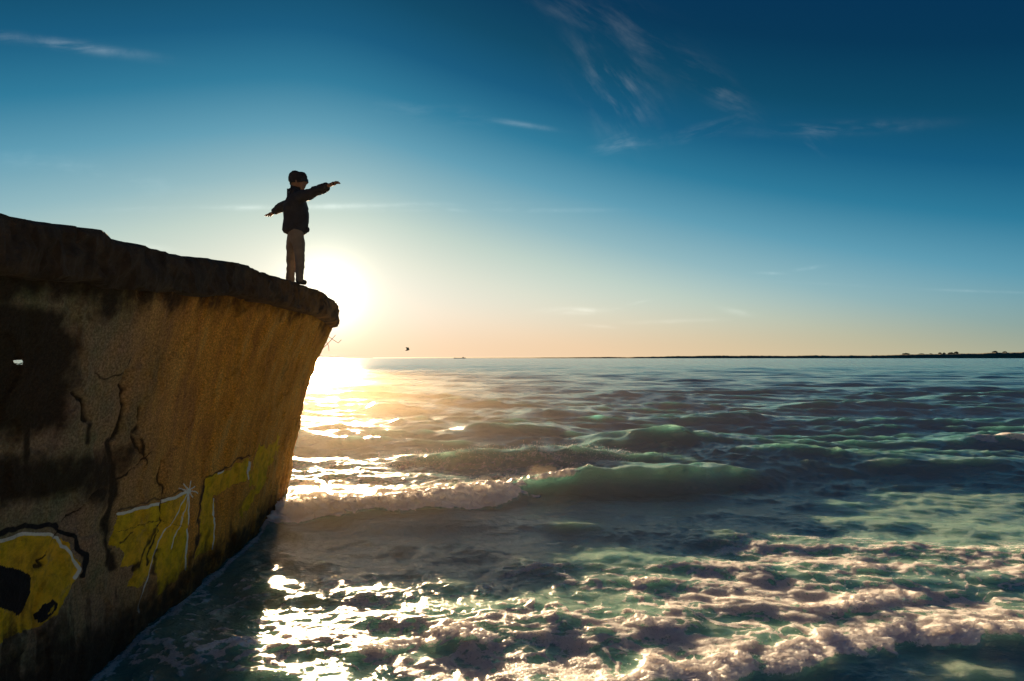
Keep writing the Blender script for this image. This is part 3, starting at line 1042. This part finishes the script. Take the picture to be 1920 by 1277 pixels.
# body under the clothes, one surface: pelvis, trunk, neck, legs, arms, wrists
HR = (.555, .27, 1.105)      # right hand root
HL = (-.53, -.17, .915)      # left hand root
bv = [(0, 0, .64, .065), (0, 0, .80, .085), (0, 0, .98, .09), (0, .01, 1.08, .042), (0, .02, 1.15, .045),
      (.075, 0, .56, .06), (.09, .015, .31, .04), (.113, .02, .07, .03), (-.075, 0, .56, .06), (-.09, .015, .31, .04), (-.115, -.025, .07, .03),
      (.135, 0, 1.01, .048), (.34, .12, 1.035, .036), (.50, .23, 1.085, .024), (.535, .258, 1.10, .020),
      (-.135, 0, 1.01, .048), (-.33, -.08, .985, .036), (-.47, -.14, .935, .024), (-.51, -.16, .922, .020)]
be = [(0, 1), (1, 2), (2, 3), (3, 4), (0, 5), (5, 6), (6, 7), (0, 8), (8, 9), (9, 10), (2, 11), (11, 12), (12, 13), (13, 14), (2, 15), (15, 16), (16, 17), (17, 18)]
body = skin_mesh('body', bv, be, M_SKIN, person)

# head as a shaped surface with face
def head():
    V, F = [], []
    n, m = 28, 36
    for i in range(n + 1):
        th = math.pi * i / n
        for k in range(m):
            ph = 2 * math.pi * k / m
            a = math.sin(th) * math.cos(ph) * .072
            b = math.sin(th) * math.sin(ph) * .086
            z = math.cos(th) * .112
            front = max(0, math.sin(ph)) * math.sin(th)
            if z < -.02:
                q = (-.02 - z) / .09
                a *= 1 - .28 * q
                b = b * (1 - .18 * q) + .012 * q
            # nose, brow, lips, chin
            b += .026 * front ** 8 * math.exp(-((z + .018) / .018) ** 2 - (a / .012) ** 2)
            b += .012 * front ** 6 * math.exp(-((z - .004) / .02) ** 2 - (a / .010) ** 2)
            b += .006 * front ** 4 * math.exp(-((z - .028) / .012) ** 2)
            b += .007 * front ** 6 * math.exp(-((z + .052) / .006) ** 2 - (a / .02) ** 2)
            b += .007 * front ** 6 * math.exp(-((z + .066) / .006) ** 2 - (a / .018) ** 2)
            b -= .007 * front ** 4 * math.exp(-((z - .006) / .010) ** 2) * math.exp(-((abs(a) - .03) / .013) ** 2)
            b += .008 * front ** 4 * math.exp(-((z + .092) / .016) ** 2 - (a / .022) ** 2)
            V.append((a, b, z))
    for i in range(n):
        for k in range(m):
            F.append((i * m + k, i * m + (k + 1) % m, (i + 1) * m + (k + 1) % m, (i + 1) * m + k))
    return V, F


HC = (0, .025, 1.215)
turn = Matrix.Rotation(math.radians(-28), 3, 'Z')     # head turned a little to the photo's right


def hp(a, b, z, up=0.10):
    v = turn @ Vector((a, b, z))
    v = Matrix.Rotation(up, 3, 'X') @ v
    return L2W(HC[0] + v.x, HC[1] + v.y, HC[2] + v.z)


hv, hf = head()
mesh_obj('head', [hp(*v) for v in hv], hf, M_SKIN, person)
for sgn in (-1, 1):
    ev, ef = [], []
    for i in range(7):
        for k in range(10):
            th, ph = math.pi * i / 6, 2 * math.pi * k / 10
            ev.append(hp(sgn * (.077 + .008 * math.sin(th) * math.cos(ph)), -.005 + .016 * math.sin(th) * math.sin(ph), -.008 + .026 * math.cos(th)))
    for i in range(6):
        for k in range(10):
            ef.append((i * 10 + k, i * 10 + (k + 1) % 10, (i + 1) * 10 + (k + 1) % 10, (i + 1) * 10 + k))
    mesh_obj('ear', ev, ef, M_SKIN, person)
# knit hat: shell over the skull, flat crown with a back corner, rolled brim
V, F = [], []
m = 36
rings = [(-.030, 1.10), (-.022, 1.15), (.0, 1.16), (.012, 1.13), (.03, 1.14), (.06, 1.13), (.088, 1.04), (.108, .82), (.116, .50), (.118, .05)]
for z, s in rings:
    for k in range(m):
        ph = 2 * math.pi * k / m
        sn = math.sin(ph)
        zz = z + .034 * max(0, sn) * (z < .05) - .006 * math.sin(3 * ph)
        back = 1 + .14 * max(0, -sn) * (z > .0)
        wob = 1 + .02 * math.sin(5 * ph + z * 40)
        V.append(hp(.073 * s * math.cos(ph) * wob, .087 * s * sn * back * wob, zz + .010 * max(0, -sn) * (z > .06), .02))
for i in range(len(rings) - 1):
    for k in range(m):
        F.append((i * m + k, i * m + (k + 1) % m, (i + 1) * m + (k + 1) % m, (i + 1) * m + k))
F.append(tuple((len(rings) - 1) * m + k for k in range(m)))
mesh_obj('knit_hat', V, F, M_HAT, person)
# glasses
V, F = [], []
for j in range(2):
    for k in range(24):
        t = -1.15 + 2.3 * k / 23
        for zz in (-.016, .016):
            rr = .098 + .010 * j
            V.append(hp(math.sin(t) * rr * .82, math.cos(t) * rr + .004, .008 + zz))
for k in range(23):
    a, b = 2 * k, 48 + 2 * k
    F += [(a, a + 2, a + 3, a + 1), (b, b + 1, b + 3, b + 2), (a + 1, a + 3, b + 3, b + 1), (a, b, b + 2, a + 2)]
mesh_obj('glasses', V, F, M_LENS, person, smooth=False)

# jacket: one skinned surface, puffy, with waist hem and sleeves
jv = [(0, 0, .570, .160, .135), (0, 0, .70, .160, .136), (0, 0, .84, .155, .134), (0, .0, .96, .142, .122), (0, 0, 1.055, .085, .080), (0, .015, 1.13, .070),
      (.125, .005, 1.005, .076), (.24, .06, 1.010, .070), (.35, .125, 1.035, .064), (.455, .198, 1.070, .054), (.50, .23, 1.085, .040),
      (-.125, 0, 1.005, .074), (-.24, -.045, .995, .068), (-.34, -.085, .975, .062), (-.44, -.128, .945, .052), (-.485, -.148, .932, .040)]
je = [(0, 1), (1, 2), (2, 3), (3, 4), (4, 5), (3, 6), (6, 7), (7, 8), (8, 9), (9, 10), (3, 11), (11, 12), (12, 13), (13, 14), (14, 15)]
jk = skin_mesh('jacket', jv, je, M_JACKET, person)
jk['label'] = 'dark puffy jacket with bunched sleeves'
tex = bpy.data.textures.new('cloth_folds', 'CLOUDS')
tex.noise_scale = .07
dm = jk.modifiers.new('Displace', 'DISPLACE')
dm.texture = tex
dm.strength = .035
dm.texture_coords = 'LOCAL'
# hood lying behind the neck, hem band with toggle
skin_mesh('hood', [(0, -.045, 1.085, .062), (.05, -.03, 1.08, .05), (-.05, -.03, 1.08, .05), (.075, .01, 1.075, .034), (-.075, .01, 1.075, .034)],
          [(0, 1), (0, 2), (1, 3), (2, 4)], M_JACKET, person)
skin_mesh('drawcord_toggle', [(.11, .10, .605, .020), (.115, .11, .645, .026), (.10, .10, .68, .02)], [(0, 1), (1, 2)], M_JACKET, person, 1)
# trousers
tv = [(0, 0, .72, .10, .09), (0, 0, .635, .105, .095), (.062, .008, .53, .078, .078), (.086, .022, .42, .067, .070), (.100, .026, .29, .055, .060), (.110, .022, .16, .048, .052), (.115, .020, .05, .046, .052), (.115, .020, .022, .044, .050),
      (-.062, -.008, .53, .078, .078), (-.086, -.020, .42, .067, .070), (-.100, -.024, .29, .055, .058), (-.112, -.026, .16, .049, .052), (-.118, -.026, .05, .048, .052), (-.118, -.026, .022, .046, .050)]
te = [(0, 1), (1, 2), (2, 3), (3, 4), (4, 5), (5, 6), (6, 7), (1, 8), (8, 9), (9, 10), (10, 11), (11, 12), (12, 13)]
trz = skin_mesh('trousers', tv, te, M_TROUSER, person)
dm = trz.modifiers.new('Displace', 'DISPLACE')
dm.texture = tex
dm.strength = .022
dm.texture_coords = 'LOCAL'
# shoes
for sgn in (1, -1):
    sh = skin_mesh('shoe', [(sgn * .114, -.045 + sgn * .022, .028, .032), (sgn * .116, .01 + sgn * .022, .032, .036), (sgn * .118, .055 + sgn * .022, .024, .033), (sgn * .120, .08 + sgn * .022, .020, .026)],
                   [(0, 1), (1, 2), (2, 3)], M_SHOE, person, 2)


def hand(root, d, up, side, name='hand'):
    """palm and five fingers; root wrist point, d = pointing direction, side = thumb side (local frame vectors)"""
    R_, D, U = Vector(root), Vector(d).normalized(), Vector(up).normalized()
    Sd = D.cross(U).normalized() * side
    def p(l, s, u, r, r2=None):
        v = R_ + D * l + Sd * s + U * u
        return (v.x, v.y, v.z, r) if r2 is None else (v.x, v.y, v.z, r, r2)
    h = skin_mesh(name, [p(-.02, 0, 0, .020), p(.012, 0, 0, .022), p(.042, 0, 0, .024), p(.056, .0, 0, .022), p(.042, .016, 0, .013), p(.042, -.016, 0, .013)],
                  [(0, 1), (1, 2), (2, 3), (2, 4), (2, 5)], M_SKIN, person, 2)
    for off, ln, fan, bend in ((.022, .052, .30, .10), (.008, .060, .10, .05), (-.007, .056, -.10, .12), (-.021, .044, -.34, .25)):
        vs = [p(.035, off * .8, 0, .0085)]
        for q in (.35, .68, 1.0):
            vs.append(p(.052 + ln * q, off + math.sin(fan) * ln * q, -bend * ln * q * q, .0080 - .0016 * q))
        f = skin_mesh('finger', vs, [(0, 1), (1, 2), (2, 3)], M_SKIN, h, 1)
        f.location = (0, 0, 0)
        f.data.transform(Matrix.Translation(person.location - h.location - Vector((0, 0, 0))) if False else Matrix.Identity(4))
    vs = [p(.008, .014, 0, .010), p(.026, .032, -.006, .0095), p(.044, .050, -.012, .0085), p(.058, .058, -.014, .007)]
    skin_mesh('thumb', vs, [(0, 1), (1, 2), (2, 3)], M_SKIN, h, 1)
    return h


_orig = skin_mesh


def skin_mesh(name, verts, edges, mat, parent, sub=2, root=0):      # parts of parts share the person's origin
    o = _orig(name, verts, edges, mat, parent, sub, root)
    if parent is not person:
        o.data.transform(Matrix.Translation(parent.location - person.location))
    return o


hand((.525, .250, 1.095), (.82, .5, .16), (-.12, -.1, 1), 1)
hand((-.505, -.157, .925), (-.90, -.32, -.16), (-.1, -.1, 1), -1)

# ------------------------------------------------------------------ far shore
def build_land():
    n = 900
    px = np.linspace(700, 2900, n)
    D = 2600.0
    hpx = np.interp(px, [700, 800, 1000, 1200, 1330, 1450, 1560, 1640, 1700, 1780, 1850, 1920, 2100, 2900], [.4, 1.0, 1.4, 2.4, 4.6, 4.2, 4.6, 4.6, 6.6, 7.4, 9.6, 10.6, 14, 8])
    hpx = hpx + .7 * fbm(px * .02, px * 0, 3, 401) * sst(px, 800, 1300) + (.55 * np.abs(fbm(px * .35, px * 0, 3, 405))) * sst(px, 900, 1400)
    h = np.maximum(hpx + 1.1, .2) / 1067 * D
    X = (px - 960) / 1067 * D
    prof = [(-60, 0, -2), (0, 0, .6), (25, .55, 0), (60, .85, 0), (120, 1, 0), (420, .8, 0), (1200, .1, 0)]
    V = []
    for off, k, add in prof:
        V.append(np.stack([X * (1 + off / D), np.full(n, D + off), h * k + add * (k == 0)], -1))
    o = mesh_obj('headland', np.array(V).reshape(-1, 3), grid_faces(len(prof), n), M_LAND)
    tag(o, 'low dark green shore on the far horizon', kind='structure')


build_land()


def far_tree(px, w, h, base_px, seed, label):
    rnd = random.Random(seed)
    D = 2720.0
    X = (px - 960) / 1067 * D
    Z = CAM_H + (671 - base_px) / 1067 * D - 2
    root = empty('tree', (X, D, Z))
    tag(root, label, 'tree', 'trees on the far shore')
    W, H = .75 * w / 1067 * D, h / 1067 * D + 1
    tube([(X, D, Z - 3), (X + .2, D, Z + H * .4), (X, D, Z + H * .7)], .5, 'trunk', M_BARK, root, 6, .5)
    V, F = [], []
    for _ in range(260):
        t = rnd.random() * 2 * math.pi
        q = rnd.random() ** .5
        lump = 1 + .25 * math.sin(3 * t + seed)
        cx = X + math.cos(t) * q * W / 2 * lump
        cy = D + math.sin(t) * q * W / 2
        cz = Z + H * (.35 + .65 * rnd.random() * (1 - q * q * .8))
        s = rnd.uniform(.5, 1.3) * W / 9
        a = Vector((rnd.gauss(0, 1), rnd.gauss(0, 1), rnd.gauss(0, 1))).normalized()
        b = a.cross(Vector((rnd.gauss(0, 1), rnd.gauss(0, 1), rnd.gauss(0, 1)))).normalized()
        k = len(V)
        c = Vector((cx, cy, cz))
        V += [c + a * s, c + b * s, c - a * s, c - b * s]
        F.append((k, k + 1, k + 2, k + 3))
    mesh_obj('crown', V, F, M_LEAF, root, smooth=False)


TREES = [(1699, 14, 3.0, 665, 'low wide bush-like tree at the left end of the far shore trees'), (1728, 12, 2.2, 665, 'low tree second from the left on the far shore'),
         (1745, 7, 2.2, 664.5, 'smallest round tree left of the clump on the far shore'), (1762, 7, 3.6, 664, 'narrow round tree third before the tallest on the far shore'),
         (1770, 6, 3.4, 664, 'narrow round tree just right of its twin on the far shore'), (1783, 12, 3.6, 664, 'broad tree beside the tallest on the far shore'),
         (1793, 9, 5.2, 664, 'tallest tree standing on the far shore ridge'), (1866, 10, 3, 661, 'left one of two low trees near the right end of the shore'),
         (1884, 8, 2.6, 661, 'right one of two low trees near the right end of the shore')]
for i, (a, b, c, d, l) in enumerate(TREES):
    far_tree(a, b, c, d, 50 + i, l)

# distant barge
D = 1900.0
sx_ = (862 - 960) / 1067 * D
ship = empty('barge', (sx_, D, 0))
tag(ship, 'long low dark barge on the horizon right of the wall', 'ship')


def prism(name, x0, x1, y0, y1, z0, z1, mat, parent, sheer=0.0):
    xs = np.linspace(x0, x1, 13)
    V, F = [], []
    for i, xx in enumerate(xs):
        t = abs(2 * i / 12 - 1)
        k = 1 - .85 * t ** 5
        cy = (y0 + y1) / 2
        hw = (y1 - y0) / 2 * k
        up = sheer * t ** 3
        V += [(xx, cy - hw * .8, z0), (xx, cy + hw * .8, z0), (xx, cy + hw, z1 + up), (xx, cy - hw, z1 + up)]
    for i in range(12):
        for j in range(4):
            F.append((4 * i + j, 4 * i + (j + 1) % 4, 4 * i + 4 + (j + 1) % 4, 4 * i + 4 + j))
    F += [(3, 2, 1, 0), (48, 49, 50, 51)]
    return mesh_obj(name, V, F, mat, parent, smooth=False)


prism('hull', sx_ - 20, sx_ + 20, D - 4, D + 4, -1, 2.2, M_SHIP, ship, 1.0)
prism('wheelhouse', sx_ + 9, sx_ + 14, D - 2.5, D + 2.5, 2.2, 4.4, M_SHIP, ship)
tube([(sx_ + 11, D, 4.2), (sx_ + 11, D, 6)], .2, 'mast', M_SHIP, ship)

# gull
B = at(764, 656.5, 34)
bird = empty('gull', B)
tag(bird, 'tiny bird flying just above the horizon right of the wall', 'bird')
bm = bmesh.new()
bmesh.ops.create_uvsphere(bm, u_segments=12, v_segments=8, radius=1)
for v in bm.verts:
    t = v.co.x
    v.co = Vector((t * .14, v.co.y * .034 * (1.1 - .5 * abs(t + .2)), v.co.z * .034 * (1.1 - .5 * abs(t + .2))))
    v.co.z += .02 * t
me = bpy.data.meshes.new('bird_body')
bm.to_mesh(me)
bm.free()
me.materials.append(M_BIRD)
bb = bpy.data.objects.new('bird_body', me)
COL.objects.link(bb)
bb.parent = bird
for sgn in (-1, 1):
    V, F = [], []
    for i in range(6):
        t = i / 5
        yb = sgn * (.02 + .34 * t)
        zb = .02 + .14 * math.sin(t * 2.2)
        cw = .075 * (1 - .75 * t)
        xb = .03 - .06 * t
        for dz in (.006 * (1 - t) + .002, -.002):
            V += [tuple(Vector((xb + cw, yb, zb + dz)) + B), tuple(Vector((xb - cw, yb, zb + dz)) + B)]
    for i in range(5):
        a = 4 * i
        F += [(a, a + 1, a + 5, a + 4), (a + 2, a + 6, a + 7, a + 3), (a, a + 4, a + 6, a + 2), (a + 1, a + 3, a + 7, a + 5)]
    mesh_obj('wing', V, F, M_BIRD, bird)


# ------------------------------------------------------------------ spray drops thrown off the breaking foam
def build_spray():
    rnd = np.random.RandomState(3)
    V3 = SV.reshape(SX.shape[0], SX.shape[1], 3)
    out = []
    w = (SFB > .55) & (SY < 10)
    idx = np.argwhere(w)
    if len(idx):
        pick = idx[rnd.randint(0, len(idx), 1500)]
        for i, j in pick:
            p = V3[i, j]
            out.append((p[0] + rnd.normal(0, .05), p[1] + rnd.normal(0, .08), p[2] + abs(rnd.exponential(.055)) + .01, rnd.uniform(.0025, .007)))
    w = (SFR > .6) & (SY < 6.5) & (SX > -1.5)
    idx = np.argwhere(w)
    if len(idx):
        pick = idx[rnd.randint(0, len(idx), 900)]
        for i, j in pick:
            p = V3[i, j]
            out.append((p[0] + rnd.normal(0, .04), p[1] + rnd.normal(0, .04), p[2] + abs(rnd.exponential(.02)) + .002, rnd.uniform(.0018, .005)))
    w = (SY > 11.6) & (SY < 12.9) & (SX > -3.0) & (SX < 2.6)
    idx = np.argwhere(w)
    for i, j in idx[rnd.randint(0, len(idx), 1400)]:
        p = V3[i, j]
        out.append((p[0], p[1], p[2] + abs(rnd.exponential(.03)) + .004, rnd.uniform(.004, .010)))
    ico = bmesh.new()
    bmesh.ops.create_icosphere(ico, subdivisions=1, radius=1)
    iv = np.array([v.co[:] for v in ico.verts])
    ifc = np.array([[v.index for v in f.verts] for f in ico.faces])
    ico.free()
    P = np.array(out)
    V = (iv[None] * P[:, None, 3:4] + P[:, None, :3]).reshape(-1, 3)
    F = (ifc[None] + (np.arange(len(P)) * len(iv))[:, None, None]).reshape(-1, 3)
    o = mesh_obj('spray', V, F, M_DROP)
    tag(o, 'fine water drops thrown up by the breaking foam', kind='stuff')


build_spray()

# ------------------------------------------------------------------ spray mist added over the surf for a golden veil towards the sun
mm = bpy.data.materials.new('spray_glow_mist')
mm.use_nodes = True
nt = mm.node_tree
nt.nodes.remove(nt.nodes['Principled BSDF'])
pv = nt.nodes.new('ShaderNodeVolumePrincipled')
pv.inputs['Color'].default_value = (1.0, .84, .58, 1)
pv.inputs['Density'].default_value = .0021
pv.inputs['Anisotropy'].default_value = .92
nt.links.new(pv.outputs[0], nt.nodes['Material Output'].inputs['Volume'])
x0, x1, y0, y1, z0, z1 = -30, 40, 1.6, 24, -1.6, 1.75
mv = [(x, y, z) for x in (x0, x1) for y in (y0, y1) for z in (z0, z1)]
mo = mesh_obj('spray_glow_mist', mv, [(0, 1, 3, 2), (4, 6, 7, 5), (0, 4, 5, 1), (2, 3, 7, 6), (0, 2, 6, 4), (1, 5, 7, 3)], mm, smooth=False)
tag(mo, 'thin salt spray mist added low over the surf for a golden veil of light', kind='stuff')

# denser puffs of spray added at the breaking crest for a golden glow
def build_puffs():
    rnd = random.Random(9)
    V, F = [], []
    for i in range(16):
        t = i / 15
        cx = -3.3 + 4.4 * t + rnd.uniform(-.1, .1)
        cy = float(np.interp(cx, [p[0] for p in BREAK], [p[1] for p in BREAK])) + rnd.uniform(-.1, .35)
        rx, ry, rz = rnd.uniform(.28, .5), rnd.uniform(.3, .55), rnd.uniform(.12, .26) * (1 - .3 * t)
        cz = .10 + rz * .4
        n, m, k0 = 8, 12, len(V)
        for a in range(n + 1):
            for b in range(m):
                th, ph = math.pi * a / n, 2 * math.pi * b / m
                w = 1 + .15 * math.sin(3 * ph + i) * math.sin(2 * th)
                V.append((cx + rx * w * math.sin(th) * math.cos(ph), cy + ry * w * math.sin(th) * math.sin(ph), cz + rz * w * math.cos(th)))
        for a in range(n):
            for b in range(m):
                F.append((k0 + a * m + b, k0 + (a + 1) * m + b, k0 + (a + 1) * m + (b + 1) % m, k0 + a * m + (b + 1) % m))
    m2 = mm.copy()
    m2.name = 'crest_spray_glow'
    m2.node_tree.nodes['Principled Volume'].inputs['Density'].default_value = .045
    m2.node_tree.nodes['Principled Volume'].inputs['Anisotropy'].default_value = .8
    o = mesh_obj('crest_spray_glow', V, F, m2)
    tag(o, 'puffs of spray added above the breaking wave by the wall for a golden glow', kind='stuff')


build_puffs()
